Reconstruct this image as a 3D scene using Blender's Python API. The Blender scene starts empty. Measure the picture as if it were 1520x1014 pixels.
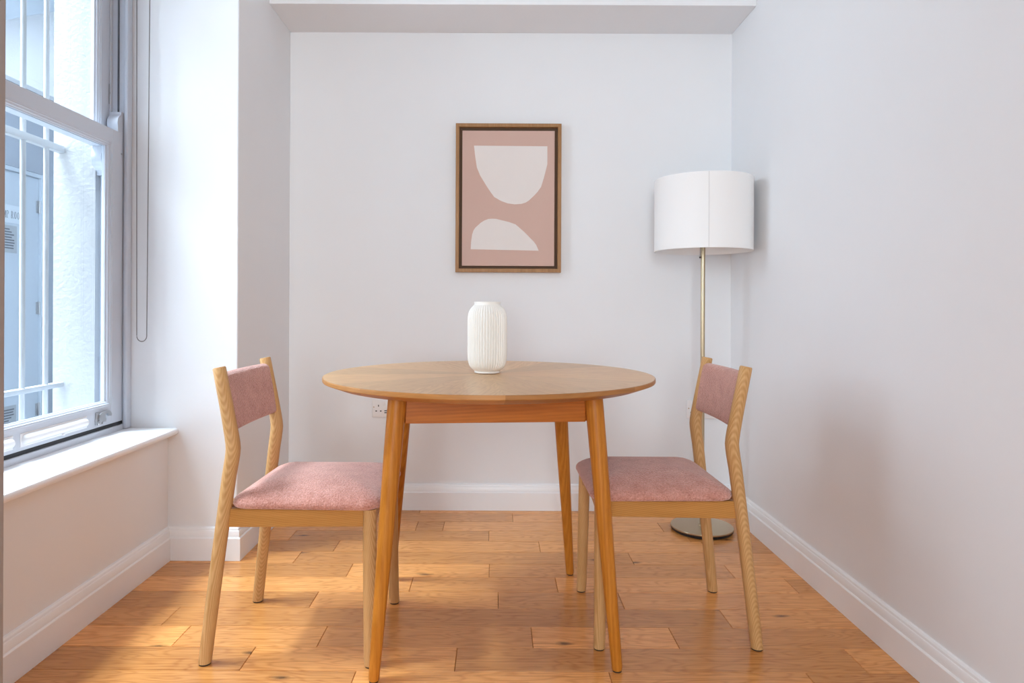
import bpy, bmesh, math, random
from mathutils import Vector, Matrix
C = bpy.context.scene.collection
PI = math.pi
rnd = random.Random(7)

# ------------------------------------------------------------------ materials
def new_mat(name):
    m = bpy.data.materials.new(name); m.use_nodes = True
    nt = m.node_tree
    b = nt.nodes['Principled BSDF']
    return m, nt, b

def N(nt, typ, **kw):
    n = nt.nodes.new(typ)
    for k, v in kw.items():
        if k == 'inp':
            for a, c in v.items(): n.inputs[a].default_value = c
        else: setattr(n, k, v)
    return n

def plain(name, col, rough=.5, metal=0., bump=0., bscale=200., spec=.5, var=0.):
    m, nt, b = new_mat(name)
    b.inputs['Base Color'].default_value = (*col, 1)
    b.inputs['Roughness'].default_value = rough
    b.inputs['Metallic'].default_value = metal
    b.inputs['Specular IOR Level'].default_value = spec
    if bump or var:
        tc = N(nt, 'ShaderNodeTexCoord')
        no = N(nt, 'ShaderNodeTexNoise', inp={'Scale': bscale, 'Detail': 3.})
        nt.links.new(tc.outputs['Object'], no.inputs['Vector'])
        if bump:
            bp = N(nt, 'ShaderNodeBump', inp={'Strength': bump, 'Distance': .002})
            nt.links.new(no.outputs['Fac'], bp.inputs['Height'])
            nt.links.new(bp.outputs['Normal'], b.inputs['Normal'])
        if var:
            n2 = N(nt, 'ShaderNodeTexNoise', inp={'Scale': 6., 'Detail': 4.})
            nt.links.new(tc.outputs['Object'], n2.inputs['Vector'])
            mx = N(nt, 'ShaderNodeMix', data_type='RGBA')
            mx.inputs['A'].default_value = tuple(c*(1-var) for c in col)+(1,)
            mx.inputs['B'].default_value = tuple(min(1, c*(1+var)) for c in col)+(1,)
            nt.links.new(n2.outputs['Fac'], mx.inputs['Factor'])
            nt.links.new(mx.outputs['Result'], b.inputs['Base Color'])
    return m

def solid_wood(name, light, dark, axis='Z', rings=60., tilt=.10, off=(.09, .05, 0), rough=.45, mixk=.7, fine=.5, distort=2.0):
    """solid oak/ash: growth rings round a slightly tilted axis plus fine pores along the grain"""
    m, nt, b = new_mat(name); L = nt.links.new
    tc = N(nt, 'ShaderNodeTexCoord')
    mp = N(nt, 'ShaderNodeMapping')
    base = {'Z': (0, 0, 0), 'X': (0, PI/2, 0), 'Y': (PI/2, 0, 0)}[axis]
    mp.inputs['Rotation'].default_value = (base[0]+tilt, base[1]+tilt*.8, base[2])
    mp.inputs['Location'].default_value = off
    L(tc.outputs['Object'], mp.inputs['Vector'])
    wv = N(nt, 'ShaderNodeTexWave', wave_type='RINGS', rings_direction='Z', wave_profile='SIN',
           inp={'Scale': rings, 'Distortion': distort, 'Detail': 2., 'Detail Scale': .25, 'Detail Roughness': .5})
    L(mp.outputs['Vector'], wv.inputs['Vector'])
    st = N(nt, 'ShaderNodeMapping')
    st.inputs['Scale'].default_value = (420, 420, 14)
    mp2 = N(nt, 'ShaderNodeMapping'); mp2.inputs['Rotation'].default_value = base
    L(tc.outputs['Object'], mp2.inputs['Vector']); L(mp2.outputs['Vector'], st.inputs['Vector'])
    no = N(nt, 'ShaderNodeTexNoise', inp={'Scale': 1., 'Detail': 3., 'Roughness': .6})
    L(st.outputs['Vector'], no.inputs['Vector'])
    st2 = N(nt, 'ShaderNodeMapping'); st2.inputs['Scale'].default_value = (40, 40, 3)
    L(mp2.outputs['Vector'], st2.inputs['Vector'])
    no2 = N(nt, 'ShaderNodeTexNoise', inp={'Scale': 1., 'Detail': 2.})
    L(st2.outputs['Vector'], no2.inputs['Vector'])
    a = N(nt, 'ShaderNodeMath', operation='MULTIPLY', inp={1: mixk}); L(wv.outputs['Fac'], a.inputs[0])
    c = N(nt, 'ShaderNodeMath', operation='MULTIPLY_ADD', inp={1: fine}); L(no.outputs['Fac'], c.inputs[0]); L(a.outputs[0], c.inputs[2])
    d = N(nt, 'ShaderNodeMath', operation='MULTIPLY_ADD', inp={1: .6}); L(no2.outputs['Fac'], d.inputs[0]); L(c.outputs[0], d.inputs[2])
    mr = N(nt, 'ShaderNodeMapRange', inp={'From Min': .2, 'From Max': .35+mixk+fine*.6}); L(d.outputs[0], mr.inputs['Value'])
    mx = N(nt, 'ShaderNodeMix', data_type='RGBA'); mx.inputs['A'].default_value = (*light, 1); mx.inputs['B'].default_value = (*dark, 1)
    L(mr.outputs['Result'], mx.inputs['Factor']); L(mx.outputs['Result'], b.inputs['Base Color'])
    b.inputs['Roughness'].default_value = rough
    b.inputs['Specular IOR Level'].default_value = .25
    bp = N(nt, 'ShaderNodeBump', inp={'Strength': .12, 'Distance': .001}); L(no.outputs['Fac'], bp.inputs['Height']); L(bp.outputs['Normal'], b.inputs['Normal'])
    return m

def uv_wood(name, light, dark, tone_lo, tone_hi, rough=.35, scale=1., contrast=1., coat=0., knots=False, cath=.5, spec=.3):
    """flat boards / veneer: grain along U; attribute 'tone' (r = board tone, g = random)"""
    m, nt, b = new_mat(name); L = nt.links.new
    uv = N(nt, 'ShaderNodeUVMap')
    at = N(nt, 'ShaderNodeAttribute', attribute_name='tone')
    sep = N(nt, 'ShaderNodeSeparateColor'); L(at.outputs['Color'], sep.inputs['Color'])
    def stretched(sx, sy, detail, rough_=.55, dist=0.):
        mp = N(nt, 'ShaderNodeMapping'); mp.inputs['Scale'].default_value = (sx*scale, sy*scale, 1)
        L(uv.outputs['UV'], mp.inputs['Vector'])
        no = N(nt, 'ShaderNodeTexNoise', inp={'Scale': 1., 'Detail': detail, 'Roughness': rough_, 'Distortion': dist})
        L(mp.outputs['Vector'], no.inputs['Vector']); return no
    n_f = stretched(14, 560, 3.)
    n_m = stretched(2.6, 120, 5., .62, .2)
    n_w = stretched(2.2, 11, 2., .5, .0)
    # cathedral figure: contour lines of a stretched noise
    k = N(nt, 'ShaderNodeMath', operation='MULTIPLY', inp={1: 95.}); L(n_w.outputs['Fac'], k.inputs[0])
    sn = N(nt, 'ShaderNodeMath', operation='SINE'); L(k.outputs[0], sn.inputs[0])
    h = N(nt, 'ShaderNodeMath', operation='MULTIPLY_ADD', inp={1: .5, 2: .5}); L(sn.outputs[0], h.inputs[0])
    pw = N(nt, 'ShaderNodeMath', operation='POWER', inp={1: 2.5}); L(h.outputs[0], pw.inputs[0])
    s1 = N(nt, 'ShaderNodeMath', operation='MULTIPLY', inp={1: cath*.45}); L(pw.outputs[0], s1.inputs[0])
    s2 = N(nt, 'ShaderNodeMath', operation='MULTIPLY_ADD', inp={1: 1.0}); L(n_m.outputs['Fac'], s2.inputs[0]); L(s1.outputs[0], s2.inputs[2])
    s3 = N(nt, 'ShaderNodeMath', operation='MULTIPLY_ADD', inp={1: .55}); L(n_f.outputs['Fac'], s3.inputs[0]); L(s2.outputs[0], s3.inputs[2])
    mr = N(nt, 'ShaderNodeMapRange', inp={'From Min': .72-.32/contrast, 'From Max': .80+.42/contrast}); L(s3.outputs[0], mr.inputs['Value'])
    mx = N(nt, 'ShaderNodeMix', data_type='RGBA'); mx.inputs['A'].default_value = (*light, 1); mx.inputs['B'].default_value = (*dark, 1)
    L(mr.outputs['Result'], mx.inputs['Factor'])
    tn = N(nt, 'ShaderNodeMix', data_type='RGBA'); tn.inputs['A'].default_value = (*tone_lo, 1); tn.inputs['B'].default_value = (*tone_hi, 1)
    L(sep.outputs[0], tn.inputs['Factor'])
    mu = N(nt, 'ShaderNodeMix', data_type='RGBA', blend_type='MULTIPLY'); mu.inputs['Factor'].default_value = 1
    L(mx.outputs['Result'], mu.inputs['A']); L(tn.outputs['Result'], mu.inputs['B'])
    out = mu.outputs['Result']
    if knots:
        mp = N(nt, 'ShaderNodeMapping'); mp.inputs['Scale'].default_value = (2.6, 7.5, 1); L(uv.outputs['UV'], mp.inputs['Vector'])
        vo = N(nt, 'ShaderNodeTexVoronoi', voronoi_dimensions='2D', inp={'Scale': 1., 'Randomness': 1.}); L(mp.outputs['Vector'], vo.inputs['Vector'])
        nz = stretched(30, 60, 2.)
        ad = N(nt, 'ShaderNodeMath', operation='MULTIPLY_ADD', inp={1: .10}); L(nz.outputs['Fac'], ad.inputs[0]); L(vo.outputs['Distance'], ad.inputs[2])
        sc = N(nt, 'ShaderNodeSeparateColor'); L(vo.outputs['Color'], sc.inputs['Color'])
        gt = N(nt, 'ShaderNodeMath', operation='GREATER_THAN', inp={1: .80}); L(sc.outputs[0], gt.inputs[0])
        kr = N(nt, 'ShaderNodeMapRange', inp={'From Min': .06, 'From Max': .14, 'To Min': 1., 'To Max': 0.}); L(ad.outputs[0], kr.inputs['Value'])
        kk = N(nt, 'ShaderNodeMath', operation='MULTIPLY'); L(kr.outputs['Result'], kk.inputs[0]); L(gt.outputs[0], kk.inputs[1])
        km = N(nt, 'ShaderNodeMath', operation='MULTIPLY', inp={1: .85}); L(kk.outputs[0], km.inputs[0])
        kx = N(nt, 'ShaderNodeMix', data_type='RGBA'); kx.inputs['B'].default_value = (.07, .032, .012, 1)
        L(km.outputs[0], kx.inputs['Factor']); L(out, kx.inputs['A']); out = kx.outputs['Result']
    L(out, b.inputs['Base Color'])
    b.inputs['Roughness'].default_value = rough
    b.inputs['Specular IOR Level'].default_value = spec
    b.inputs['Coat Weight'].default_value = coat; b.inputs['Coat Roughness'].default_value = .22
    bp = N(nt, 'ShaderNodeBump', inp={'Strength': .08, 'Distance': .001}); L(s3.outputs[0], bp.inputs['Height']); L(bp.outputs['Normal'], b.inputs['Normal'])
    return m

def fabric(name, a, bcol):
    m, nt, b = new_mat(name); L = nt.links.new
    tc = N(nt, 'ShaderNodeTexCoord')
    n1 = N(nt, 'ShaderNodeTexNoise', inp={'Scale': 230., 'Detail': 3., 'Roughness': .65}); L(tc.outputs['Object'], n1.inputs['Vector'])
    vo = N(nt, 'ShaderNodeTexVoronoi', inp={'Scale': 240.}); L(tc.outputs['Object'], vo.inputs['Vector'])
    n2 = N(nt, 'ShaderNodeTexNoise', inp={'Scale': 25., 'Detail': 3.}); L(tc.outputs['Object'], n2.inputs['Vector'])
    s = N(nt, 'ShaderNodeMath', operation='MULTIPLY_ADD', inp={1: .35}); L(n2.outputs['Fac'], s.inputs[0]); L(n1.outputs['Fac'], s.inputs[2])
    mr = N(nt, 'ShaderNodeMapRange', inp={'From Min': .48, 'From Max': .86}); L(s.outputs[0], mr.inputs['Value'])
    mx = N(nt, 'ShaderNodeMix', data_type='RGBA'); mx.inputs['A'].default_value = (*a, 1); mx.inputs['B'].default_value = (*bcol, 1)
    L(mr.outputs['Result'], mx.inputs['Factor']); L(mx.outputs['Result'], b.inputs['Base Color'])
    b.inputs['Roughness'].default_value = .9; b.inputs['Specular IOR Level'].default_value = .15
    b.inputs['Sheen Weight'].default_value = .6; b.inputs['Sheen Roughness'].default_value = .5
    b.inputs['Sheen Tint'].default_value = (1, .85, .82, 1)
    iv = N(nt, 'ShaderNodeMath', operation='SUBTRACT', inp={0: 1.}); L(vo.outputs['Distance'], iv.inputs[1])
    bp = N(nt, 'ShaderNodeBump', inp={'Strength': .7, 'Distance': .003}); L(iv.outputs[0], bp.inputs['Height']); L(bp.outputs['Normal'], b.inputs['Normal'])
    return m

def glass_mat(name, tint=(.93, .97, .98)):
    m, nt, b = new_mat(name); L = nt.links.new
    nt.nodes.remove(b); out = nt.nodes['Material Output']
    tr = N(nt, 'ShaderNodeBsdfTransparent'); tr.inputs['Color'].default_value = (*tint, 1)
    gl = N(nt, 'ShaderNodeBsdfGlossy'); gl.inputs['Roughness'].default_value = .02
    lw = N(nt, 'ShaderNodeLayerWeight', inp={'Blend': .5})
    p5 = N(nt, 'ShaderNodeMath', operation='POWER', inp={1: 5.}); L(lw.outputs['Facing'], p5.inputs[0])
    fr = N(nt, 'ShaderNodeMath', operation='MULTIPLY_ADD', inp={1: .8, 2: .035}); L(p5.outputs[0], fr.inputs[0])
    mx = N(nt, 'ShaderNodeMixShader'); L(fr.outputs[0], mx.inputs[0]); L(tr.outputs[0], mx.inputs[1]); L(gl.outputs[0], mx.inputs[2])
    L(mx.outputs[0], out.inputs['Surface']); return m

WALL = (.795, .802, .816)
M = dict(
    wall=plain('wall_paint', WALL, .7, bump=.05, bscale=350., spec=.2, var=.012),
    ceil=plain('ceiling_paint', (.82, .81, .81), .8, spec=.2),
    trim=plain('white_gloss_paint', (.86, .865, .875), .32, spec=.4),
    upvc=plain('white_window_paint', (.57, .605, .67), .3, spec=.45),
    taupe=plain('taupe_wall', (.36, .31, .285), .7, bump=.05, bscale=350., spec=.2),  # even taupe for the near wall, darker than the other walls
    chain=plain('dark_metal_beads', (.13, .115, .105), .35),
    dark=plain('dark_gap', (.02, .02, .022), .7),
    grey_strip=plain('grey_strip', (.10, .11, .13), .5),
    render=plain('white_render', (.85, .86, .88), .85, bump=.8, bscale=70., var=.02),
    reveal=plain('darkened_render', (.385, .388, .395), .85, bump=.9, bscale=70., var=.03),  # same white render, colour darkened to offset strong light on the near reveal
    greyrender=plain('grey_render', (.27, .31, .37), .85, bump=.5, bscale=60., var=.12),
    greydoor=plain('pale_blue_grey_paint', (.40, .46, .53), .5, var=.03),
    stone=plain('paving', (.42, .43, .44), .9, bump=.5, bscale=40.),
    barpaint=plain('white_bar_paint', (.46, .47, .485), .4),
    glass=glass_mat('window_glass'),
    chrome=plain('satin_chrome', (.50, .51, .53), .3, 1.),
    steel=plain('steel', (.42, .43, .45), .4, 1.),
    brass=plain('satin_brass', (.52, .42, .28), .30, 1.),
    black=plain('black_plastic', (.012, .012, .013), .4),
    glide=plain('black_glide', (.015, .013, .012), .6),
    vase=plain('cream_ceramic', (.83, .80, .75), .38, spec=.45),
    plastic=plain('white_plastic', (.82, .80, .79), .3),
    pinhole=plain('socket_hole', (.02, .016, .014), .6),
    screw=plain('brass_screw', (.50, .36, .24), .4, 1.),
    ink=plain('black_lettering', (.06, .07, .09), .6),
    signwhite=plain('sign_white', (.50, .56, .62), .5),
    notice=plain('grey_notice', (.30, .33, .36), .5),
    canvas=plain('pink_canvas', (.60, .41, .345), .8, bump=.25, bscale=600., spec=.15, var=.03),
    print_white=plain('off_white_print', (.76, .70, .665), .8, bump=.25, bscale=600., spec=.15, var=.04),
    framewood=solid_wood('frame_wood', (.46, .25, .11), (.31, .155, .06), 'Z', rings=20, mixk=.06, fine=.5),
    shadowgap=plain('frame_rebate', (.10, .05, .022), .7),
    chair_v=solid_wood('chair_ash_upright', (.68, .42, .20), (.45, .235, .08), 'Z', rings=88., tilt=.16, off=(.11, .07, 0), mixk=.42, fine=.6, distort=1.6),
    chair_h=solid_wood('chair_ash_rail', (.60, .30, .085), (.38, .16, .032), 'X', rings=70., tilt=.16, off=(.0, .05, .09), mixk=.42, fine=.6),
    chair_f=solid_wood('chair_ash_cross', (.60, .30, .085), (.38, .16, .032), 'Y', rings=55., tilt=.12, off=(.05, .05, .0), mixk=.6),
    leg=solid_wood('table_oak_leg', (.63, .255, .038), (.39, .13, .011), 'Z', rings=34., tilt=.05, off=(.15, .04, 0), mixk=.25, fine=.75, rough=.38),
    apron=solid_wood('table_oak_apron', (.58, .185, .020), (.36, .10, .008), 'X', rings=34., tilt=.06, off=(0, .04, .12), mixk=.22, fine=.8, rough=.38),
    apron_y=solid_wood('table_oak_apron_side', (.58, .185, .020), (.36, .10, .008), 'Y', rings=34., tilt=.06, off=(.04, 0, .12), mixk=.45, rough=.38),
    top=uv_wood('table_oak_veneer', (.82, .52, .26), (.54, .285, .108), (.78, .77, .75), (1.10, 1.08, 1.06), .30, 1., 1.35, cath=.35, spec=.5),
    rim=uv_wood('table_oak_lipping', (.60, .31, .115), (.38, .165, .045), (.55, .46, .36), (1.08, 1.05, 1.0), .38, 1., 1., cath=.3),
    floor=uv_wood('oak_floorboards', (.93, .455, .148), (.50, .185, .042), (.76, .72, .66), (1.16, 1.15, 1.12), .26, 1.15, 1.1, coat=.05, knots=True, cath=.45, spec=.5),
    fabric=fabric('pink_boucle', (.40, .155, .112), (.66, .345, .285)),
    shade=plain('lamp_shade_fabric', (.86, .85, .84), .9, bump=.15, bscale=900., spec=.1),
    seam=plain('shade_seam', (.70, .69, .68), .9),
)
# thin cloth lets a little light through
_b = M['shade'].node_tree.nodes['Principled BSDF']; _b.inputs['Subsurface Weight'].default_value = .0

# ------------------------------------------------------------------ mesh helpers
def link(name, bm, mat=None, parent=None, smooth=None, loc=None, rotz=0):
    me = bpy.data.meshes.new(name)
    bmesh.ops.recalc_face_normals(bm, faces=bm.faces)
    bm.to_mesh(me); bm.free()
    for mm in (mat if isinstance(mat, (list, tuple)) else [mat]):
        if mm: me.materials.append(mm)
    if smooth is not None:
        for p in me.polygons: p.use_smooth = True
        if smooth < 3.1:
            try: me.set_sharp_from_angle(angle=smooth)
            except Exception: pass
    o = bpy.data.objects.new(name, me); C.objects.link(o)
    if parent: o.parent = parent
    if loc: o.location = loc
    if rotz: o.rotation_euler[2] = rotz
    return o

def box(bm, x0, x1, y0, y1, z0, z1, bev=0., seg=2, mi=0):
    vs = [bm.verts.new((x, y, z)) for x in (x0, x1) for y in (y0, y1) for z in (z0, z1)]
    idx = [(0, 1, 3, 2), (4, 6, 7, 5), (0, 4, 5, 1), (2, 3, 7, 6), (0, 2, 6, 4), (1, 5, 7, 3)]
    fs = [bm.faces.new([vs[i] for i in f]) for f in idx]
    for f in fs: f.material_index = mi
    if bev:
        es = list({e for f in fs for e in f.edges})
        bmesh.ops.bevel(bm, geom=es, offset=bev, segments=seg, affect='EDGES', profile=.5, material=mi)
    return bm

def B(*a, **k): return box(bmesh.new(), *a, **k)

def prism(bm, pts, fn, t0, t1, mi=0):
    """closed polygon pts (2D) extruded from t0 to t1; fn(u,v,t)->xyz"""
    a = [bm.verts.new(fn(u, v, t0)) for u, v in pts]; b = [bm.verts.new(fn(u, v, t1)) for u, v in pts]
    n = len(pts)
    fs = [bm.faces.new(a), bm.faces.new(b[::-1])]
    for i in range(n): fs.append(bm.faces.new((a[i], b[i], b[(i+1) % n], a[(i+1) % n])))
    for f in fs: f.material_index = mi
    return bm

def tube(bm, pts, radii, seg=24, normals=None, ell=None, cap=True):
    """rings of given radius centred at pts; normals override the tangent"""
    P = [Vector(p) for p in pts]; rings = []
    for i, p in enumerate(P):
        if normals and normals[i]: t = Vector(normals[i]).normalized()
        else:
            t = Vector((0, 0, 0))
            if i > 0: t += (p-P[i-1]).normalized()
            if i < len(P)-1: t += (P[i+1]-p).normalized()
            t.normalize()
        ref = Vector((0, 1, 0)) if abs(t.y) < .9 else Vector((1, 0, 0))
        u = ref.cross(t).normalized(); v = t.cross(u)
        ru, rv = (radii[i], radii[i]) if not ell else (radii[i]*ell[0], radii[i]*ell[1])
        rings.append([bm.verts.new(p+u*ru*math.cos(2*PI*k/seg)+v*rv*math.sin(2*PI*k/seg)) for k in range(seg)])
    for a, b in zip(rings, rings[1:]):
        for k in range(seg): bm.faces.new((a[k], a[(k+1) % seg], b[(k+1) % seg], b[k]))
    if cap: bm.faces.new(rings[0][::-1]); bm.faces.new(rings[-1])
    return bm

def lathe(bm, prof, seg=48, cx=0, cy=0, rfun=None, close=True):
    rings = []
    for j, (r, z) in enumerate(prof):
        rings.append([bm.verts.new((cx+(r if not rfun else rfun(r, z, 2*PI*k/seg))*math.cos(2*PI*k/seg),
                                    cy+(r if not rfun else rfun(r, z, 2*PI*k/seg))*math.sin(2*PI*k/seg), z)) for k in range(seg)])
    for a, b in zip(rings, rings[1:]):
        for k in range(seg): bm.faces.new((a[k], a[(k+1) % seg], b[(k+1) % seg], b[k]))
    if close: bm.faces.new(rings[0][::-1]); bm.faces.new(rings[-1])
    return bm

def empty(name, loc=(0, 0, 0), rotz=0):
    o = bpy.data.objects.new(name, None); C.objects.link(o); o.empty_display_size = .1
    o.location = loc; o.rotation_euler[2] = rotz; return o

def tag(o, label=None, cat=None, group=None, kind=None):
    if label: o['label'] = label
    if cat: o['category'] = cat
    if group: o['group'] = group
    if kind: o['kind'] = kind
    return o

def struct(o, label, cat): return tag(o, label, cat, kind='structure')

# ------------------------------------------------------------------ room shell
XL, XR, XP = -1.232, 1.106, -.972       # window wall, right wall, pier / alcove face
YB, YP, YN = 3.140, 2.512, 1.322        # back wall, far pier face, near pier edge
YR, ZC = -2.7, 2.75                     # rear wall, ceiling
YS, ZS = 2.843, 2.243                   # soffit front and underside
XO = -1.63                              # outer face of the window wall
WZ0, WZ1 = .466, 2.64                   # window opening

struct(link('wall_back', B(XO, XR+.15, YB, YB+.15, -.05, ZC), M['wall']), 'white painted back wall of the alcove behind the table', 'wall')
struct(link('wall_right', B(XR, XR+.15, YR-.15, YB, -.05, ZC), M['wall']), 'plain white wall on the right behind the floor lamp', 'wall')
struct(link('wall_pier', B(XO, XP, YP, YB, -.05, ZC, bev=.004), M['wall']), 'white pier between the window and the alcove', 'wall')
struct(link('wall_near', B(XO, XP, YR-.15, YN, -.05, ZC, bev=.004), M['taupe']), 'taupe wall edge at the near side of the window recess', 'wall')
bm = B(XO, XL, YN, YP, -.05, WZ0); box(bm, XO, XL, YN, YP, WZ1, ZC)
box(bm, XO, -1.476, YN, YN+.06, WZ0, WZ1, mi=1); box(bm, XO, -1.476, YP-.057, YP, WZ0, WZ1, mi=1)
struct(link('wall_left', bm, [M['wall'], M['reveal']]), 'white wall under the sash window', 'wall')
RX0, RX1 = -.93, .25
bm = B(XO, RX0, YR-.15, YR, -.05, ZC); box(bm, RX0, XR+.15, YR-.15, YR, -.05, .5); box(bm, RX0, XR+.15, YR-.15, YR, 2.4, ZC); box(bm, RX1, XR+.15, YR-.15, YR, .5, 2.4)
struct(link('wall_rear', bm, M['wall']), 'wall behind the viewpoint with a second window added for fill light', 'wall')
struct(link('ceiling', B(XO, XR+.15, YR-.15, YB+.15, ZC, ZC+.12), M['ceil']), 'white ceiling', 'ceiling')
struct(link('ceiling_soffit', B(XP, XR, YS, YB, ZS, ZC, bev=.002), M['wall']), 'white boxed soffit above the back wall', 'soffit')

# floorboards: rows run left to right, joints where the photo has them
PW, Y0 = .1213, 1.747
JOINTS = {  # row index (0 = boards between Y0 and Y0+PW): x of the butt joints, fitted from the floor
    -1: [-.362, .300, .815], 0: [-.668, -.104, .98], 1: [-.905, -.498, .109, .519], 2: [-.995, .71],
    3: [-.588, .012, .412], 4: [-.287, .213, 1.02], 5: [-.525, -.020, .850], 6: [.518, -.75], 7: [-.63, .178, .84],
    8: [-.842, -.025, .80], 9: [-.34, -.223, .72], 10: [-.80, .08, .92], 11: [-.35, .33]}
bm = bmesh.new(); uvl = bm.loops.layers.uv.new('UVMap'); col = bm.loops.layers.float_color.new('tone')
def plank(x0, x1, y0, y1, tone):
    g = .0005; c = .0011; top = 0.; low = -.0016
    o = [(x0+g, y0+g), (x1-g, y0+g), (x1-g, y1-g), (x0+g, y1-g)]
    i = [(x0+g+c, y0+g+c), (x1-g-c, y0+g+c), (x1-g-c, y1-g-c), (x0+g+c, y1-g-c)]
    vb = [bm.verts.new((x, y, -.012)) for x, y in o]; vo = [bm.verts.new((x, y, low)) for x, y in o]; vi = [bm.verts.new((x, y, top)) for x, y in i]
    fs = [bm.faces.new(vi)]
    for k in range(4):
        fs.append(bm.faces.new((vo[k], vo[(k+1) % 4], vi[(k+1) % 4], vi[k]))); fs.append(bm.faces.new((vb[k], vb[(k+1) % 4], vo[(k+1) % 4], vo[k])))
    ou, ov = rnd.uniform(0, 40), rnd.uniform(0, 40); fl = rnd.choice((-1, 1))
    for f in fs:
        for l in f.loops:
            l[uvl].uv = (l.vert.co.x*fl+ou, l.vert.co.y+ov); l[col] = (tone, rnd.random(), 0, 1)
FX0, FX1 = XO+.3, XR+.02
for r in range(-38, 13):
    y0 = Y0+PW*r; y1 = min(y0+PW, YB+.02)
    if y0 > YB: continue
    js = list(JOINTS.get(r, []))
    if not js: js = [rnd.uniform(-1, -.2), rnd.uniform(.1, .9)]
    xs = [FX0]+sorted(j for j in js if FX0 < j < FX1)+[FX1]
    last = .5
    for a, b_ in zip(xs, xs[1:]):
        t = rnd.random()
        if abs(t-last) < .2: t = (t+.5) % 1
        last = t
        plank(a, b_, y0, y1, t)
box(bm, XO, XR+.15, YR-.15, YB+.15, -.06, -.012, mi=1)
struct(link('floor', bm, [M['floor'], M['dark']]), 'honey oak floorboards laid left to right', 'floor')

# baseboards: one profile swept along each wall, mitred at the corners
BB = [(0, 0), (.020, 0), (.020, .082), (.0175, .0855), (.0150, .0865), (.0145, .106), (.0125, .110), (.0105, .111), (.0095, .117), (.006, .121), (0, .122)]
def baseboard(path, names):
    P = [Vector(p) for p in path]; n = len(P)
    nor = []
    for a, b_ in zip(P, P[1:]):
        d = (b_-a).normalized(); nor.append(Vector((d.y, -d.x)))   # room lies to the right of the path
    off = []
    for i in range(n):
        if i == 0: off.append(nor[0])
        elif i == n-1: off.append(nor[-1])
        else:
            m_ = (nor[i-1]+nor[i]); off.append(m_/(m_.length_squared/2))
    for i in range(n-1):
        bm = bmesh.new()
        A = [bm.verts.new((*(P[i]+off[i]*u), z+.0005)) for u, z in BB]; Z = [bm.verts.new((*(P[i+1]+off[i+1]*u), z+.0005)) for u, z in BB]
        k = len(BB)
        for j in range(k): bm.faces.new((A[j], A[(j+1) % k], Z[(j+1) % k], Z[j]))
        bm.faces.new(A); bm.faces.new(Z[::-1])
        o = link(names[i][0], bm, M['trim'], smooth=.5); struct(o, names[i][1], 'baseboard')
baseboard([(XP, YR), (XP, YN), (XL, YN), (XL, YP), (XP, YP), (XP, YB), (XR, YB), (XR, YR)],
          [('baseboard_near', 'white moulded baseboard on the near wall'), ('baseboard_recess', 'white moulded baseboard on the near side of the window recess'),
           ('baseboard_left', 'white moulded baseboard below the window'), ('baseboard_pier', 'short white moulded baseboard on the front of the pier'),
           ('baseboard_alcove', 'white moulded baseboard on the alcove side of the pier'), ('baseboard_back', 'white moulded baseboard along the back wall'),
           ('baseboard_right', 'white moulded baseboard along the right wall')])

# window board (sill) with a rounded nose
prof = [(-1.388, .494), (-1.205, .494), (-1.197, .491), (-1.193, .485), (-1.193, .478), (-1.197, .471), (-1.205, .468), (-1.388, .468)]
struct(link('trim_sill', prism(bmesh.new(), prof, lambda u, v, t: (u, t, v), YN+.001, YP-.001), M['trim'], smooth=.6), 'white rounded window sill board below the sash window', 'window sill')

# ------------------------------------------------------------------ sash window
WY0, WY1 = YN+.030, YP-.027            # clear width between the jambs
bm = B(-1.476, -1.386, WY1+.001, YP-.0005, .494, WZ1); box(bm, -1.476, -1.386, YN+.0005, WY0-.001, .494, WZ1)
box(bm, -1.476, -1.386, YN+.0005, YP-.0005, 2.60, WZ1)
box(bm, -1.50, -1.384, YN+.0005, YP-.0005, .4685, .514, bev=.002)
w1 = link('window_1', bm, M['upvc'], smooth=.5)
struct(w1, 'white wooden sash window in the left wall', 'window')
bm = B(-1.386, -1.371, WY1-.006, YP-.0008, .4945, WZ1, bev=.004, seg=3); box(bm, -1.386, -1.371, YN+.0008, WY0+.006, .4945, WZ1, bev=.004, seg=3); box(bm, -1.386, -1.371, WY0+.006, WY1-.006, 2.592, WZ1, bev=.004, seg=3)
link('staff_bead', bm, M['upvc'], w1, smooth=.5)
bm = B(-1.437, -1.431, WY1-.012, WY1+.001, .514, 2.60, bev=.002); box(bm, -1.437, -1.431, WY0-.001, WY0+.012, .514, 2.60, bev=.002)
link('parting_bead', bm, M['upvc'], w1)
bm = B(-1.411, -1.4065, WY1-.004, WY1+.001, 1.62, 2.60); box(bm, -1.411, -1.4065, WY0-.001, WY0+.004, 1.62, 2.60)
tag(link('jamb_gap_strip', bm, M['grey_strip'], w1), 'dark grey strip drawn for the gap in the jamb')  # thin strip coloured dark for the dark of the gap in each jamb
link('sash_gap', B(-1.425, -1.3905, WY0, WY1, .514, .5255), M['dark'], w1)['label'] = 'dark gap under the lower sash'

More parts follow.
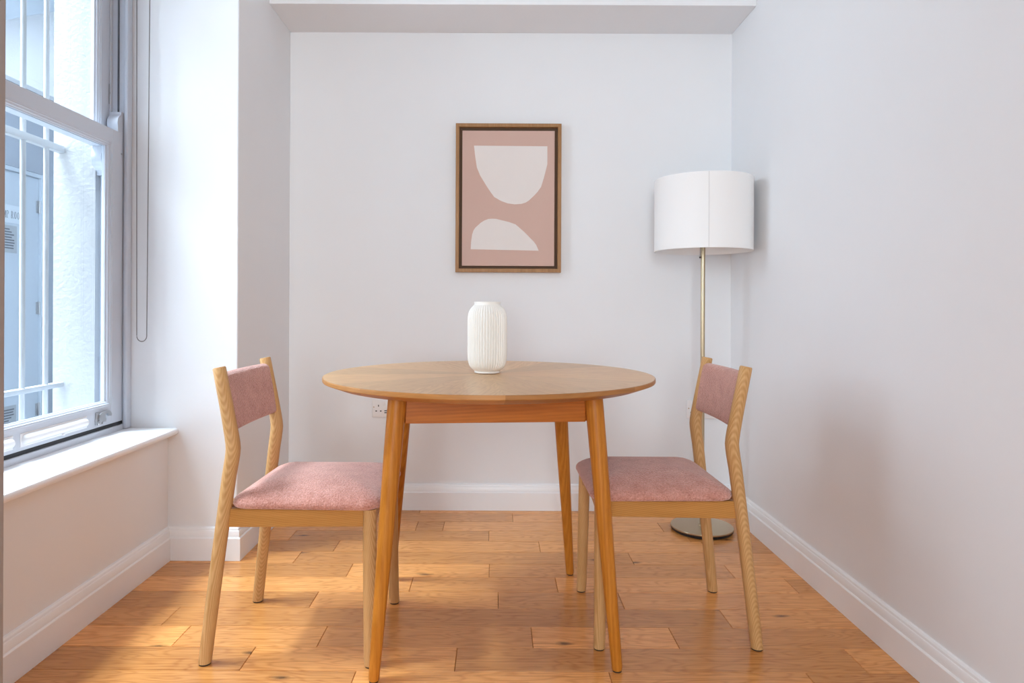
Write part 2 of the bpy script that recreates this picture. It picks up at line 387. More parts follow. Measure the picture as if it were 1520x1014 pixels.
def sash(name, xf, xb, z0, z1, rb, rt, st, label):
    """stiles, rails and inner glazing moulding of one sash; xf = room face, xb = outer face"""
    y0, y1 = WY0+.002, WY1-.002
    bm = B(xb, xf, y1-st, y1, z0, z1, bev=.0015); box(bm, xb, xf, y0, y0+st, z0, z1, bev=.0015)
    box(bm, xb, xf-.0004, y0+st-.001, y1-st+.001, z0, z0+rb, bev=.0015); box(bm, xb, xf-.0004, y0+st-.001, y1-st+.001, z1-rt, z1, bev=.0015)
    # glazing moulding: stepped triangle on the room side
    a, b_, c, d = y0+st, y1-st, z0+rb, z1-rt
    steps = [(0, xf-.002), (.004, xf-.003), (.005, xf-.007), (.010, xf-.010), (.011, xf-.016), (.014, xf-.018), (.014, xf-.024), (0, xf-.024)]
    R = []
    for q, x in steps:
        R.append([bm.verts.new(v) for v in ((x, a+q, c+q), (x, b_-q, c+q), (x, b_-q, d-q), (x, a+q, d-q))])
    for r0, r1 in zip(R, R[1:]+R[:1]):
        for k in range(4): bm.faces.new((r0[k], r0[(k+1) % 4], r1[(k+1) % 4], r1[k]))
    o = link(name, bm, M['upvc'], w1); o['label'] = label
    g = link('pane', B(xf-.026, xf-.022, a+.001, b_-.001, c+.001, d-.001), M['glass'], o); g['label'] = 'clear glass pane'
    return o
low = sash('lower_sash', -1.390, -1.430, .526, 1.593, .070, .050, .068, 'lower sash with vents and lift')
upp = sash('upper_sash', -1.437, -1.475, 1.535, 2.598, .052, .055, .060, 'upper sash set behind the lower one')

def horn_profile(up):
    pts = [(0, 0), (.034, 0), (.034, .018), (.036, .024), (.037, .034), (.035, .045), (.030, .054), (.023, .061), (.016, .066), (.014, .071), (.014, .078), (0, .078)]
    return [(u, v if up else -v) for u, v in pts]
for y, s in ((WY1-.002, -1), (WY0+.002, 1)):
    link('sash_horn', prism(bmesh.new(), horn_profile(True), lambda u, v, t: (t, y+s*u, 1.592+v), -1.4295, -1.3905), M['upvc'], low, smooth=.5)
    link('sash_horn', prism(bmesh.new(), [(a*1.6, b_*1.3) for a, b_ in horn_profile(False)], lambda u, v, t: (t, y+s*u, 1.536+v), -1.4745, -1.4375), M['upvc'], upp, smooth=.5)
def vent(y0, y1):
    bm = bmesh.new(); z = .557; seg = 10
    # half-round bar with rounded ends
    rings = []
    for y, r in ((y0, .004), (y0+.003, .010), (y0+.009, .0145), (y0+.018, .016), (y1-.016, .016), (y1-.007, .0155), (y1-.001, .013), (y1, .009)):
        rings.append([bm.verts.new((-1.391+r*1.1*math.sin(PI*k/seg), y, z-r*math.cos(PI*k/seg))) for k in range(seg+1)])
    for a, b_ in zip(rings, rings[1:]):
        for k in range(seg): bm.faces.new((a[k], a[k+1], b_[k+1], b_[k]))
        bm.faces.new((a[seg], a[0], b_[0], b_[seg]))
    bm.faces.new(rings[0]); bm.faces.new(rings[-1])
    box(bm, -1.392, -1.3885, y0-.004, y1+.006, z-.020, z+.020, bev=.001)
    box(bm, -1.378, -1.372, (y0*.45+y1*.55)-.004, (y0*.45+y1*.55)+.004, z-.018, z-.012, bev=.001)
    link('trickle_vent', bm, M['trim'], low, smooth=.6)['label'] = 'white trickle vent cover'
vent(1.955, 2.262); vent(1.58, 1.915)
bm = B(-1.3905, -1.386, 2.315, 2.350, .536, .580, bev=.002)
box(bm, -1.387, -1.380, 2.318, 2.347, .536, .550, bev=.002)
def yz(x, y):
    px, py = x/7.6, 590+y/7.6; d = 1.385*990/(736-px); return d, .956-(py-455)*d/990
prism(bm, [yz(*p) for p in [(1120, 215), (1140, 190), (1165, 178), (1195, 166), (1225, 164), (1245, 180), (1258, 205), (1250, 226), (1228, 224), (1214, 205), (1198, 196), (1182, 208), (1184, 240), (1194, 262), (1190, 290), (1118, 300), (1112, 262)]], lambda u, v, t: (t, u, v), -1.3895, -1.3805)
for yy in (2.325, 2.341): tube(bm, [(-1.386, yy, .543), (-1.3785, yy, .543)], [.0028, .0028], 10)
link('sash_lift', bm, M['chrome'], low, smooth=.6)['label'] = 'silver hook shaped sash lift'
bm = B(-1.437, -1.4345, WY1-.016, WY1-.004, 1.70, 1.775, bev=.001)
tube(bm, [(-1.4345, WY1-.010, 1.742), (-1.4325, WY1-.010, 1.742)], [.004, .004], 12)
link('sash_stop', bm, M['steel'], upp)['label'] = 'small metal sash stop'
link('screw_cap', tube(bmesh.new(), [(-1.3905, WY1-.013, 1.515), (-1.3885, WY1-.013, 1.515)], [.004, .0035], 12), M['steel'], low)['label'] = 'small metal screw head'

# blind chain
bm = bmesh.new(); pts = []
ya, za, zb = 2.474, 2.56, .842
xa, xb = -1.338, -1.287
cx, hw = -1.313, .0185
def chain_x(side, z):
    t = min(1, max(0, (z-zb)/(za-zb))); top = xa if side < 0 else xb
    return (cx+side*hw)*(1-t)**1.2+top*(1-(1-t)**1.2)
sp = .0047; z = za
while z > zb: pts.append((chain_x(-1, z), ya, z)); z -= sp
na = int(PI*hw/sp)
for k in range(1, na+1):
    a = PI+PI*k/(na+1); pts.append((cx+hw*math.cos(a), ya, zb+.9*hw*math.sin(a)*1.3))
z = zb
while z < za: pts.append((chain_x(1, z), ya, z)); z += sp
for p in pts: bmesh.ops.create_icosphere(bm, subdivisions=1, radius=.00235, matrix=Matrix.Translation(p))
for a, b_ in zip(pts, pts[1:]):
    tube(bm, [a, b_], [.0007, .0007], 4, cap=False)
box(bm, -1.352, -1.275, 2.462, 2.490, 2.555, 2.592, bev=.003)
tag(link('blind_chain', bm, M['chain'], smooth=3.14), 'looped metal bead chain hanging beside the window in front of the pier', 'blind chain')

# ------------------------------------------------------------------ light well outside
XW = -3.80
struct(link('wall_lightwell', (lambda b: (box(b, XW-.15, XW, -2.5, 4.75-.01, -.3, 2.70), box(b, XW-.15, XW, 5.60, 9.0, -.3, 2.70), box(b, XW-.15, XW, 4.74, 5.60, 2.04, 2.70), b)[-1])(bmesh.new()), M['greyrender']),
       'grey rendered wall across the light well', 'wall')
bm = B(XW-.15, XW+.06, -2.5, 9.0, 2.705, 5.6); box(bm, XW-.15, XW+.075, -2.5, 9.0, 2.70, 2.76, bev=.004)
struct(link('wall_upper', bm, M['render']), 'white upper wall across the light well', 'wall')
prof = [(4.0, 2.56), (6.6, 4.02), (6.6, 4.5), (4.0, 4.5)]
struct(link('wall_stair', prism(bmesh.new(), prof, lambda u, v, t: (t, u, v), XW+.06, XW+.30), M['greydoor']), 'pale underside of a stair on the wall outside', 'wall')
struct(link('wall_outer', B(XO-.3, XO-.0, 8.9, 9.1, -.3, 5.6), M['render']), 'white outer wall at the end of the light well', 'wall')
bm = B(XO, XO+.15, YB+.15, 9.0, -.3, 5.6); box(bm, XO, XO+.15, YR-.15, YB+.15, ZC+.12, 5.6); box(bm, XW, XO+.15, 9.0, 9.15, -.3, 5.6); box(bm, XW, XO+.15, -2.65, -2.5, -.3, 5.6)
struct(link('wall_facade', bm, M['render']), 'white facade around the light well', 'wall')
struct(link('floor_lightwell', B(XW, XO, -2.5, 9.0, -.3, -.13), M['stone']), 'paved floor of the light well', 'floor')

d1 = link('door_1', B(XW-.05, XW-.012, 4.79, 5.555, -.12, 2.000), M['greydoor'])
struct(d1, 'pale blue grey door outside with a lettered sign', 'door')
bm = B(XW-.06, XW+.012, 4.745, 4.787, -.13, 2.035, bev=.003); box(bm, XW-.06, XW+.012, 5.558, 5.60, -.13, 2.035, bev=.003); box(bm, XW-.06, XW+.012, 4.787, 5.558, 2.003, 2.035, bev=.003)
link('door_frame', bm, M['greydoor'], d1)
for zz in (1.765, .925, .085):
    bm = B(XW-.014, XW-.006, 5.525, 5.575, zz-.05, zz+.05, bev=.002)
    tube(bm, [(XW-.002, 5.556, zz-.055), (XW-.002, 5.556, zz+.055)], [.007, .007], 10)
    for q in (-.03, 0, .03): tube(bm, [(XW-.006, 5.537, zz+q), (XW-.004, 5.537, zz+q)], [.004, .004], 8)
    link('hinge', bm, M['steel'], d1, smooth=.6)
sg = link('sign', B(XW-.012, XW-.006, 5.06, 5.375, 1.595, 1.735, bev=.001), M['signwhite'], d1)
# serif lettering, strokes on a 0..1 grid: u to the right, v up
LET = {
 'P': [('v', .12, 0, 1, .15), ('h', 0, .42, 0, .05), ('h', 0, .5, 1, .05), ('a', .5, .74, .34, .26, -90, 90, .13)],
 'U': [('v', .12, .3, 1, .15), ('v', .80, .3, 1, .07), ('h', 0, .34, 1, .05), ('h', .64, .98, 1, .05), ('a', .46, .31, .34, .31, 180, 360, .10)],
 'M': [('v', .10, 0, 1, .06), ('v', .90, 0, 1, .14), ('h', 0, .24, 0, .05), ('h', .72, 1.05, 0, .05), ('h', -.05, .2, 1, .05), ('h', .82, 1.05, 1, .05), ('d', .14, 1, .48, .05, .14), ('d', .86, 1, .50, .05, .06)],
 'R': [('v', .12, 0, 1, .15), ('h', 0, .36, 0, .05), ('h', 0, .5, 1, .05), ('a', .48, .75, .32, .25, -90, 90, .13), ('d', .42, .5, .92, 0, .14), ('h', .8, 1.02, 0, .05)],
 'O': [('a', .5, .5, .42, .5, 0, 360, .13)],
}
def letter(bm, ch, y, z, w, h):
    fn = lambda u, v, t: (t, y+u*w, z+v*h)
    x0, x1 = XW-.0062, XW-.0045
    for s in LET[ch]:
        if s[0] == 'v': prism(bm, [(s[1]-s[4]/2, s[2]), (s[1]+s[4]/2, s[2]), (s[1]+s[4]/2, s[3]), (s[1]-s[4]/2, s[3])], fn, x0, x1)
        elif s[0] == 'h':
            v = s[3]-(s[4] if s[3] > .5 else 0); prism(bm, [(s[1], v), (s[2], v), (s[2], v+s[4]), (s[1], v+s[4])], fn, x0, x1)
        elif s[0] == 'd': prism(bm, [(s[1]-s[5]/2, s[2]), (s[3]-s[5]/2, s[4]), (s[3]+s[5]/2, s[4]), (s[1]+s[5]/2, s[2])], fn, x0, x1)
        else:
            _, cu, cv, ru, rv, a0, a1, t = s; n = 18
            for k in range(n):
                q = []
                for aa, rr in ((k, 1), (k+1, 1), (k+1, 0), (k, 0)):
                    a = math.radians(a0+(a1-a0)*aa/n); th = t*(.35+.65*abs(math.cos(a)))
                    q.append((cu+(ru-(0 if rr else th))*math.cos(a), cv+(rv-(0 if rr else th*.6))*math.sin(a)))
                prism(bm, q, fn, x0, x1)
bm = bmesh.new(); y = 5.084
for ch in 'PUMP ROOM':
    if ch == ' ': y += .018; continue
    w = {'M': .030, 'O': .027, 'U': .025}.get(ch, .023); letter(bm, ch, y, 1.632, w, .056); y += w+.0075
link('lettering', bm, M['ink'], sg)['label'] = 'black capital letters'
for (z0, z1, y0, y1) in ((1.36, 1.575, 5.10, 5.30), (-.02, .16, 5.10, 5.30)):
    nt_ = link('notice', B(XW-.012, XW-.008, y0, y1, z0, z1, bev=.001), M['notice'], d1)
    bm = bmesh.new(); z = z1-.03
    while z > z0+.02:
        box(bm, XW-.0085, XW-.0075, y0+.02, y1-.02-rnd.uniform(0, .07), z-.006, z+.004); z -= .021
    link('notice_lines', bm, M['ink'], nt_)

# security bars
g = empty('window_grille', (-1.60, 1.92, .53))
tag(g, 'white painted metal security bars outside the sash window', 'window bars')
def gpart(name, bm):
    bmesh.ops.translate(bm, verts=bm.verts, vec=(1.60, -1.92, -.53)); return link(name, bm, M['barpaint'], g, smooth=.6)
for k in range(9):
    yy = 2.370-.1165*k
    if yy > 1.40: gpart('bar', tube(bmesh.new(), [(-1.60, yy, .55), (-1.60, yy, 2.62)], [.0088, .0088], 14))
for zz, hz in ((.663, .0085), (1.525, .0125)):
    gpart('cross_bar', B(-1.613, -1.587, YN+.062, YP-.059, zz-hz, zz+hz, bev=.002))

# ------------------------------------------------------------------ dining table
tb = empty('dining_table', (-.019, 2.040, 0), math.radians(4.9))
tag(tb, 'round oak dining table with sunburst veneer top and four splayed legs', 'table')
R, TZ = .495, .750
bm = bmesh.new(); uvl = bm.loops.layers.uv.new('UVMap'); col = bm.loops.layers.float_color.new('tone')
NS, PER = 12, 8
a0 = -PI/2
st = [rnd.random() for _ in range(NS)]
for s in range(NS):
    mid = a0+(s+.5)*2*PI/NS
    u = Vector((math.cos(mid), math.sin(mid))); v = Vector((-u.y, u.x))
    ang = [a0+(s+k/PER)*2*PI/NS for k in range(PER+1)]
    ctr = bm.verts.new((0, 0, TZ))
    ring = [bm.verts.new(((R-.002)*math.cos(a), (R-.002)*math.sin(a), TZ)) for a in ang]
    for k in range(PER):
        f = bm.faces.new((ctr, ring[k], ring[k+1])); f.material_index = 0
        for l in f.loops:
            p = Vector(l.vert.co[:2]); l[uvl].uv = (p.dot(u)+s*3.7, p.dot(v)*(1 if s % 2 else -1)+s*1.3); l[col] = (st[s], 0, 0, 1)
prof = [(R-.002, TZ), (R-.0005, TZ-.0008), (R, TZ-.002), (R, TZ-.0105), (R-.001, TZ-.0125), (R-.042, TZ-.0275), (R-.045, TZ-.028), (R-.08, TZ-.028)]
tones = [.28, .62, .45, .75, .4, .7, .95, .80]
for s in range(8):
    n = 16; ang = [a0+(s+k/n)*2*PI/8 for k in range(n+1)]
    rows = [[bm.verts.new((r*math.cos(a), r*math.sin(a), z)) for a in ang] for r, z in prof]
    acc = [0]
    for (r0, z0), (r1, z1) in zip(prof, prof[1:]): acc.append(acc[-1]+math.hypot(r1-r0, z1-z0))
    for j in range(len(prof)-1):
        for k in range(n):
            f = bm.faces.new((rows[j][k], rows[j][k+1], rows[j+1][k+1], rows[j+1][k])); f.material_index = 1; f.smooth = True
            for l, (jj, kk) in zip(f.loops, ((j, k), (j, k+1), (j+1, k+1), (j+1, k))):
                l[uvl].uv = (ang[kk]*R*(1 if s % 2 else -1)+s*5, acc[jj]+s*2.2); l[col] = (tones[s], 0, 0, 1)
lo = [bm.verts.new((prof[-1][0]*math.cos(2*PI*k/64), prof[-1][0]*math.sin(2*PI*k/64), TZ-.028)) for k in range(64)]
f = bm.faces.new(lo[::-1]); f.material_index = 1
for l in f.loops: l[uvl].uv = l.vert.co[:2]; l[col] = (.5, 0, 0, 1)
me = bpy.data.meshes.new('tabletop'); bm.to_mesh(me); bm.free(); me.materials.append(M['top']); me.materials.append(M['rim']); me.set_sharp_from_angle(angle=.35)
o = bpy.data.objects.new('tabletop', me); C.objects.link(o); o.parent = tb; o['label'] = 'round veneered top with bevelled rim'
LT, LF = .262, .316
for sx in (-1, 1):
    for sy in (-1, 1):
        pts = [(sx*(LF-.0005), sy*(LF-.0005), .004)]
        for t in (.01, .3, .55, .8, .95, 1.):
            pts.append((sx*(LF+(LT-LF)*t), sy*(LF+(LT-LF)*t), .004+t*(.7215-.004)))
        rad = [.0130, .0142, .0178, .0212, .0238, .0245, .0245]
        lg = link('leg', tube(bmesh.new(), pts, rad, 28, normals=[(0, 0, 1)]*7), M['leg'], tb, smooth=.9)
        link('foot_pad', tube(bmesh.new(), [(sx*LF, sy*LF, 0), (sx*LF, sy*LF, .0045)], [.0118, .0122], 20), M['glide'], lg, smooth=.6)['label'] = 'black foot pad'
AZ0, AZ1 = .645, .7217
for s in (-1, 1):
    y = s*(LT-.004)
    link('apron', B(-LT+.020, LT-.020, min(y, y-s*.022), max(y, y-s*.022), AZ0, AZ1, bev=.0015), M['apron'], tb)
    link('apron', B(min(y, y-s*.022), max(y, y-s*.022), -LT+.020, LT-.020, AZ0, AZ1, bev=.0015), M['apron_y'], tb)

# vase
VX, VY = -.026, 2.060
NR = 44; SEG = NR*8
def rib(r, z, a):
    h = z-TZ
    k = max(0, min(1, (h-.010)/.012))*max(0, min(1, (.208-h)/.014))
    if r < .041 and h > .1 or r < .0405: k *= .35
    return r-.0046*k*(1-abs(math.cos(a*NR/2))**.75)
prof = [(.004, .0008), (.036, .0008), (.0392, .002), (.0395, .006), (.0388, .0075), (.0405, .009), (.0455, .0125), (.0515, .018), (.0562, .026), (.0592, .036), (.0606, .048)]
prof += [(.0612, .06+.01*k) for k in range(11)]
prof += [(.0606, .172), (.0592, .182), (.0565, .191), (.0520, .199), (.0465, .2055), (.0425, .209), (.0405, .2115), (.0402, .2145), (.0408, .218), (.0408, .2196), (.0398, .2206), (.0375, .2206), (.0368, .219), (.036, .205), (.050, .19), (.056, .17), (.057, .06), (.05, .02), (.004, .010)]
vs = link('ribbed_vase', lathe(bmesh.new(), [(r, z+TZ) for r, z in prof], SEG, rfun=rib), M['vase'], smooth=3.14)
for v in vs.data.vertices: v.co.z -= TZ
vs.location = (VX, VY, TZ+.0002)
tag(vs, 'cream white ceramic vase with vertical ribs standing on the round table', 'vase')

# ------------------------------------------------------------------ dining chairs
def outline(a, b, r, n=8):
    r = min(r, a, b); P = []
    for cx_, cy_, q in ((a-r, b-r, 0), (-a+r, b-r, 1), (-a+r, -b+r, 2), (a-r, -b+r, 3)):
        for k in range(n+1):
            t = PI/2*(q+k/n); P.append((cx_+r*math.cos(t), cy_+r*math.sin(t)))
    # add points along the straight sides
    out = []
    for i, p in enumerate(P):
        q = P[(i+1) % len(P)]; out.append(p)
        L = math.hypot(q[0]-p[0], q[1]-p[1])
        if (i+1) % (n+1) == 0:
            for k in range(1, 10): out.append((p[0]+(q[0]-p[0])*k/10, p[1]+(q[1]-p[1])*k/10))
    return out
def cushion(bm, cx_, a, b, r, prof, z0, taper=.0):
    rings = []
    for ins, z in prof:
        rings.append([bm.verts.new((cx_+x, y*(1+taper*x/a), z0+z)) for x, y in outline(a-ins, b-ins, max(.012, r-ins*.6))])
    n = len(rings[0])
    for p, q in zip(rings, rings[1:]):
        for k in range(n): bm.faces.new((p[k], p[(k+1) % n], q[(k+1) % n], q[k]))
    c0 = bm.verts.new((cx_, 0, z0+prof[0][1])); c1 = bm.verts.new((cx_, 0, z0+prof[-1][1]))
    for k in range(n):
        bm.faces.new((c0, rings[0][(k+1) % n], rings[0][k])); bm.faces.new((c1, rings[-1][k], rings[-1][(k+1) % n]))
    return bm

YF, YT = .189, .170     # half spacing at the feet / at rail height
def post_pts(s):
    key = [(-.2225, .004, .0170), (-.212, .10, .0173), (-.201, .20, .0176), (-.190, .30, .0179), (-.178, .40, .0183), (-.166, .50, .0187), (-.1605, .535, .0190), (-.1578, .556, .0192), (-.1568, .570, .0193), (-.1578, .584, .0191),
           (-.1610, .606, .0187), (-.1672, .64, .0183), (-.1755, .685, .0179), (-.1845, .73, .0176), (-.1955, .786, .0173)]
    pts, rad, nor = [], [], []
    for x, z, r in key:
        t = min(1, z/.56); pts.append((x, s*(YF+(YT-YF)*t), z)); rad.append(r)
        nor.append((0, 0, 1) if z < .45 else None)
    nor[-1] = (-.19, 0, 1); nor[-2] = (-.19, 0, 1)
    return pts, rad, nor
def make_chair():
    t = empty('dining_chair')
    for s in (-1, 1):
        p, r, n = post_pts(s)
        # last 2 mm eased
        p = p+[(p[-1][0]-.0006, p[-1][1], p[-1][2]+.003)]; r = r+[r[-1]-.0022]; n = n+[(-.19, 0, 1)]
        o = link('rear_leg', tube(bmesh.new(), p, r, 28, n), M['chair_v'], t, smooth=.9)
        link('foot_pad', tube(bmesh.new(), [(-.2225, s*YF, 0), (-.2225, s*YF, .0045)], [.0152, .0160], 20), M['glide'], o, smooth=.6)['label'] = 'black foot pad'
        f = [(.220, s*YF, .004), (.2185, s*(YF-.002), .03), (.2165, s*(YF-.008), .15), (.2145, s*(YF-.015), .29), (.2135, s*(YF-.019), .36), (.213, s*(YF-.0215), .4115)]
        o = link('front_leg', tube(bmesh.new(), f, [.0160, .0163, .0172, .0182, .0185, .0185], 28, [(0, 0, 1)]*6), M['chair_v'], t, smooth=.9)
        link('foot_pad', tube(bmesh.new(), [(.220, s*YF, 0), (.220, s*YF, .0045)], [.0142, .0150], 20), M['glide'], o, smooth=.6)['label'] = 'black foot pad'
        # side rail between the posts
        bm = bmesh.new(); yo, yi = s*.180, s*.158
        prism(bm, [(-.176, .361), (.199, .366), (.199, .412), (-.172, .410)], lambda u, v, q: (u, q, v), min(yo, yi), max(yo, yi))
        bmesh.ops.bevel(bm, geom=list(bm.edges), offset=.002, segments=2, affect='EDGES')
        link('side_rail', bm, M['chair_h'], t)
    for x, nm in ((.213, 'front_rail'), (-.178, 'rear_rail')):
        bm = bmesh.new(); K = 12; w = .152
        poly = [(-w, .412), (w, .412)]+[(w-2*w*k/K, .366+.020*(1-(1-2*k/K)**2)) for k in range(K+1)]
        prism(bm, poly, lambda u, v, q: (q, u, v), x-.010, x+.010)
        link(nm, bm, M['chair_f'], t)
    prof = list(zip([.02, .008, .003, 0, 0, .002, .007, .016, .030, .050, .075, .100, .130, .160, .182], [0, .0005, .003, .009, .014, .020, .0265, .033, .0405, .0485, .056, .0612, .0655, .0675, .068]))
    link('seat', cushion(bmesh.new(), .041, .203, .196, .046, prof, .412, taper=.015), M['fabric'], t, smooth=3.14)['label'] = 'pink upholstered seat pad'
    # back pad: rounded slab following the post line, slightly dished
    bm = bmesh.new(); rows = 12; cols = 16; hz0, hz1 = .614, .772; th = .0145
    prof2 = []
    nn = 10
    def slab(y):
        dish = -.010*(1-(y/YT)**2)
        pts = []
        def X(z): return -.1565-.0395*(z-.572)/(.786-.572)
        L = []
        for k in range(nn+1):
            a = -PI/2+PI*k/nn       # top cap
            L.append((th*math.sin(a+0)*-1, hz1-.012+.012*math.cos(a)))
        F = []
        for k in range(nn+1):
            a = PI*k/nn
            F.append((-1, 0))
        zt, zb_ = hz1-.013, hz0+.011
        poly = []
        for k in range(9): z = zb_+(zt-zb_)*k/8; poly.append((th*(1+.10*math.sin(PI*k/8)), z))
        for k in range(1, 8): a = PI*k/8; poly.append((th*math.cos(a), zt+.013*math.sin(a)))
        for k in range(9): z = zt+(zb_-zt)*k/8; poly.append((-th, z))
        for k in range(1, 8): a = PI+PI*k/8; poly.append((th*math.cos(a), zb_+.011*math.sin(a)))
        return [(X(z)+u+dish+.001, y, z) for u, z in poly]
    ys = [-.158, -.154, -.145]+[-.13+.26*k/14 for k in range(15)]+[.145, .154, .158]
    R_ = []
    for y in ys:
        S = slab(y)
        if abs(y) > .15:
            c = sum((Vector(q) for q in S), Vector())/len(S); k = .93 if abs(y) > .156 else .985
            S = [tuple(Vector((c.x+(q[0]-c.x)*k, q[1], c.z+(q[2]-c.z)*(1-(1-k)*.3)))) for q in S]
        R_.append([bm.verts.new(q) for q in S])
    n = len(R_[0])
    for a, b_ in zip(R_, R_[1:]):
        for k in range(n): bm.faces.new((a[k], a[(k+1) % n], b_[(k+1) % n], b_[k]))
    bm.faces.new(R_[0]); bm.faces.new(R_[-1])
    link('backrest', bm, M['fabric'], t, smooth=1.2)['label'] = 'pink upholstered back pad'
    return t
def copy_tree(o, parent=None):
    c = o.copy(); C.objects.link(c)
    if parent: c.parent = parent
    for ch in list(o.children): copy_tree(ch, c)
    return c
ch1 = make_chair()
ch2 = copy_tree(ch1)
ch1.location = (-.546, 1.964, 0); ch1.rotation_euler[2] = math.radians(-1.0)
ch2.location = (.512, 2.056, 0); ch2.rotation_euler[2] = math.radians(180.3)
tag(ch1, 'ash dining chair with pink seat left of the table, back towards the window', 'chair', 'dining chairs')
tag(ch2, 'ash dining chair with pink seat right of the table, before the floor lamp', 'chair', 'dining chairs')

# ------------------------------------------------------------------ floor lamp
lp = empty('floor_lamp', (.888, 2.862, 0))
tag(lp, 'brass floor lamp with white drum shade standing in the right corner', 'floor lamp')
bs = link('base', lathe(bmesh.new(), [(.004, .0135), (.127, .0135), (.1295, .0145), (.130, .016), (.130, .0185), (.1292, .0205), (.125, .0212), (.016, .0218), (.014, .026), (.004, .026)], 72), M['brass'], lp, smooth=.7)
bs['label'] = 'round satin brass base plate'
link('base_ring', lathe(bmesh.new(), [(.004, 0), (.120, 0), (.1235, .002), (.1235, .0065), (.1285, .007), (.1285, .0135), (.004, .0135)], 72), M['black'], lp, smooth=.7)['label'] = 'black rim under the base plate'
link('pole', tube(bmesh.new(), [(0, 0, .022), (0, 0, .80), (0, 0, 1.30)], [.0092, .0092, .0092], 24), M['brass'], lp, smooth=.7)
RS, S0, S1 = .2045, 1.196, 1.502
sh = link('lamp_shade', lathe(bmesh.new(), [(RS-.0006, S0), (RS, S0+.002), (RS, S0+.006), (RS-.0005, S0+.008), (RS-.0005, S1-.008), (RS, S1-.006), (RS, S1-.002), (RS-.0006, S1), (RS-.0030, S1), (RS-.0034, S1-.004), (RS-.0034, S0+.004), (RS-.0030, S0), (RS-.0006, S0)], 96, close=False), M['shade'], lp, smooth=.7)
sa = math.radians(-101)
bm = bmesh.new(); rr = RS
prism(bm, [(-.0015, S0+.001), (.0015, S0+.001), (.0015, S1-.001), (-.0015, S1-.001)], lambda u, v, q: (q*math.cos(sa)-u*math.sin(sa), q*math.sin(sa)+u*math.cos(sa), v), rr-.001, rr+.0008)
link('seam', bm, M['seam'], sh)
bm = bmesh.new()
for k in range(3):
    a = 2*PI*k/3+.4; tube(bm, [(.012*math.cos(a), .012*math.sin(a), 1.30), (.10*math.cos(a), .10*math.sin(a), S1-.03), ((RS-.004)*math.cos(a), (RS-.004)*math.sin(a), S1-.006)], [.0018]*3, 8)
lathe(bm, [(.010, 1.292), (.020, 1.294), (.020, 1.306), (.010, 1.308)], 24)
link('shade_carrier', bm, M['steel'], sh, smooth=.6)
bm = tube(bmesh.new(), [(0, 0, 1.30), (0, 0, 1.345)], [.016, .018], 20)
bmesh.ops.create_uvsphere(bm, u_segments=20, v_segments=12, radius=.030, matrix=Matrix.Translation((0, 0, 1.375)))
link('bulb', bm, M['trim'], lp, smooth=.8)
bm = tube(bmesh.new(), [(-.0140, -.006, S0+.09), (-.0140, -.006, 1.172)], [.0009, .0009], 6)
bmesh.ops.create_uvsphere(bm, u_segments=12, v_segments=8, radius=.0042, matrix=Matrix.Translation((-.0140, -.006, 1.170)))
box(bm, -.0145, -.004, -.0075, -.0045, S0+.086, S0+.092)
link('pull_switch', bm, M['black'], lp, smooth=.8)['label'] = 'black pull cord switch'

# ------------------------------------------------------------------ framed print
FW, FH, FD = .493, .694, .030
pr = empty('framed_print', (.0565, YB-.001, 1.463))
tag(pr, 'wood framed pink abstract print with two off white shapes hanging on the back wall', 'framed print')
bm = bmesh.new()
ow, oh, t = FW/2, FH/2, .0165
R0 = [[bm.verts.new(v) for v in ((-ow+q, y, -oh+q), (ow-q, y, -oh+q), (ow-q, y, oh-q), (-ow+q, y, oh-q))] for q, y in ((0, 0), (0, -FD+.001), (.001, -FD), (t-.001, -FD), (t, -FD+.001), (t, -.008), (t+.02, -.008), (t+.02, 0))]
for a, b_ in zip(R0, R0[1:]+R0[:1]):
    for k in range(4): bm.faces.new((a[k], a[(k+1) % 4], b_[(k+1) % 4], b_[k]))
link('frame', bm, M['framewood'], pr)
link('rebate', B(-ow+t, ow-t, -.009, -.0075, -oh+t, oh-t), M['shadowgap'], pr)['label'] = 'dark recess inside the frame'
k = 3.112/990/4.058
cxp, czp = 386., 503.
loc = lambda x, y: ((x-cxp)*k, (czp-y)*k)
x0, z1 = loc(107, 97); x1, z0 = loc(664, 913)
bm = B(x0, x1, -.0235, -.009, z0, z1, bev=.0015)
S1p = [(177, 188), (620, 190), (620, 298), (611, 335), (600, 378), (583, 435), (560, 467), (535, 494), (510, 517), (490, 530), (465, 538), (425, 541), (380, 535), (340, 520), (300, 497), (280, 470), (255, 433), (215, 368), (195, 320), (185, 255)]
S2p = [(160, 813), (162, 770), (168, 725), (176, 700), (187, 683), (220, 653), (242, 639), (265, 630), (290, 628), (312, 629), (345, 637), (390, 648), (430, 662), (480, 705), (540, 765), (555, 785), (570, 820)]
for S in (S1p, S2p):
    prism(bm, [loc(*p) for p in S], lambda u, v, q: (u, q, v), -.0238, -.0236, mi=1)
link('canvas', bm, [M['canvas'], M['print_white']], pr)['label'] = 'pink canvas with two off white shapes'

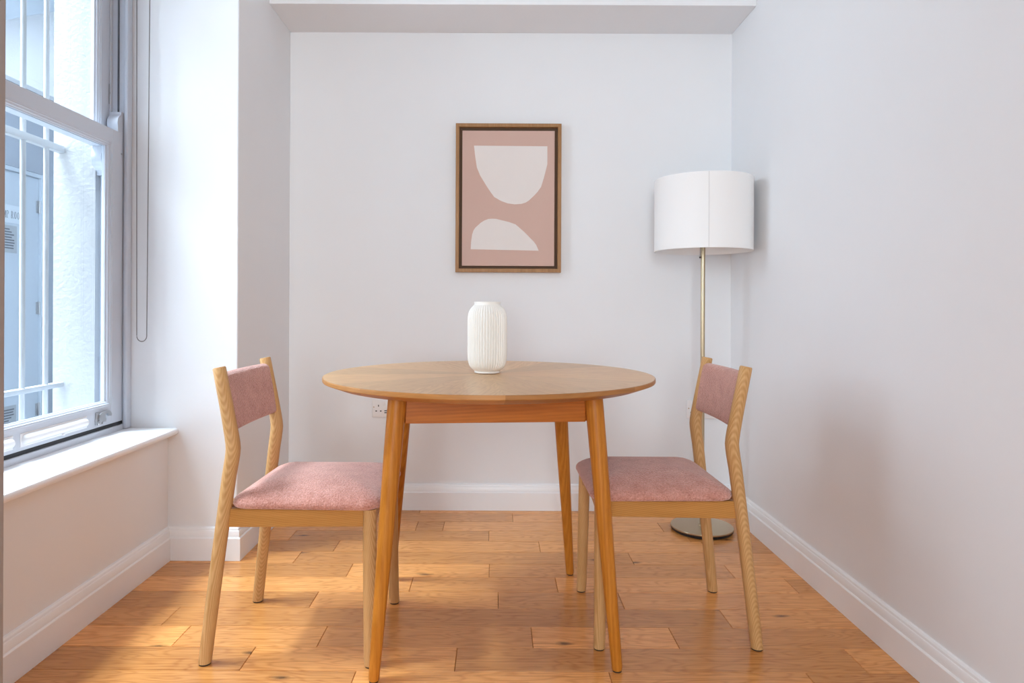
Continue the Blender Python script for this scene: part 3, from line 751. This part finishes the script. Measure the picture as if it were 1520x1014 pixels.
# ------------------------------------------------------------------ wall sockets
def make_socket(x0, zb):
    s = empty('wall_socket', (x0, YB-.0005, zb))
    p = lambda nm, bm, m_: link(nm, bm, m_, s, smooth=.6)
    p('plate', B(0, .147, -.0095, 0, 0, .087, bev=.003, seg=3), M['plastic'])
    for ox in (.0, .073):
        bx = ox+(.010 if ox == 0 else .004)
        bm = bmesh.new()
        box(bm, bx+.0185, bx+.0225, -.0100, -.009, .050, .0585); box(bm, bx+.006, bx+.0135, -.0100, -.009, .027, .032); box(bm, bx+.0275, bx+.035, -.0100, -.009, .027, .032)
        p('pin_holes', bm, M['pinhole'])['label'] = 'dark three pin socket holes'
    for ox in (.0495, .075):
        p('switch', B(ox, ox+.012, -.0125, -.009, .055, .077, bev=.001), M['plastic'])
    bm = B(.058, .0715, -.0100, -.009, .0285, .033); box(bm, .058, .0715, -.0100, -.009, .0195, .024)
    p('usb_ports', bm, M['pinhole'])['label'] = 'two dark charging slots'
    for sx in (.0085, .1385):
        p('screw', tube(bmesh.new(), [(sx, -.009, .048), (sx, -.0100, .048)], [.003, .003], 12), M['screw'])['label'] = 'brass screw'
    return s
s1 = make_socket(-.579, .4335); s2 = copy_tree(s1); s2.location.x = .899
tag(s1, 'white double wall socket on the back wall behind the left front table leg', 'wall socket', 'wall sockets')
tag(s2, 'white double wall socket on the back wall behind the right chair and lamp pole', 'wall socket', 'wall sockets')

# second window, added behind the viewpoint to let in fill light
w2 = link('added_rear_window', (lambda b: (box(b, RX0, RX0+.06, YR-.13, YR-.05, .5, 2.4), box(b, RX1-.06, RX1, YR-.13, YR-.05, .5, 2.4), box(b, RX0+.06, RX1-.06, YR-.13, YR-.05, .5, .56), box(b, RX0+.06, RX1-.06, YR-.13, YR-.05, 2.34, 2.4), b)[-1])(bmesh.new()), M['upvc'])
struct(w2, 'white framed window added in the rear wall for fill light', 'window')
link('pane', B(RX0+.06, RX1-.06, YR-.095, YR-.09, .56, 2.34), M['glass'], w2)

# ------------------------------------------------------------------ light
def area(name, loc, target, sx, sy, power, colr):
    l = bpy.data.lights.new(name, 'AREA'); l.shape = 'RECTANGLE'; l.size = sx; l.size_y = sy; l.energy = power; l.color = colr
    o = bpy.data.objects.new(name, l); C.objects.link(o); o.location = loc
    o.rotation_euler = (Vector(target)-Vector(loc)).to_track_quat('-Z', 'Y').to_euler(); return o
sky = area('sky_over_light_well', (-2.85, 1.85, 5.6), (-1.15, 1.95, .5), 1.7, 3.2, 640, (.80, .89, 1.0)); sky.data.spread = 1.6
area('added_rear_fill', (-.35, YR-.25, 1.5), (-.1, 3, 1.2), 1.1, 1.8, 98, (.92, .955, 1.0))  # added fill lamp behind the camera, outside the added window
area('added_fill_across_light_well', (-3.3, 1.5, 1.85), (0, 2.0, 1.1), 1.8, 2.2, 80, (.84, .91, 1.0))  # added out-of-view lamp, brightens the right wall through the sash window
w = bpy.data.worlds.new('sky'); bpy.context.scene.world = w; w.use_nodes = True
bg = w.node_tree.nodes['Background']; bg.inputs['Color'].default_value = (.85, .92, 1.0, 1); bg.inputs['Strength'].default_value = .7

# ------------------------------------------------------------------ camera
cam = bpy.data.cameras.new('camera'); co = bpy.data.objects.new('camera', cam); C.objects.link(co)
cam.sensor_width = 36; cam.lens = 990/1520*36
VPX, VPY = 736., 455.
cam.shift_x = (760-VPX)/1520; cam.shift_y = (VPY-507)/1520
co.matrix_world = Matrix.Translation((0, 0, .956)) @ Matrix.Rotation(PI/2, 4, 'X') @ Matrix.Rotation(math.radians(.25), 4, 'Z')
cam.clip_start = .02
sc = bpy.context.scene; sc.camera = co
vs_ = sc.view_settings; vs_.view_transform = 'Standard'; vs_.look = 'None'; vs_.gamma = 1; vs_.use_curve_mapping = False; vs_.exposure = 0.36
sc.cycles.max_bounces = 12; sc.cycles.diffuse_bounces = 8; sc.cycles.transparent_max_bounces = 16
sc.cycles.sample_clamp_indirect = 6
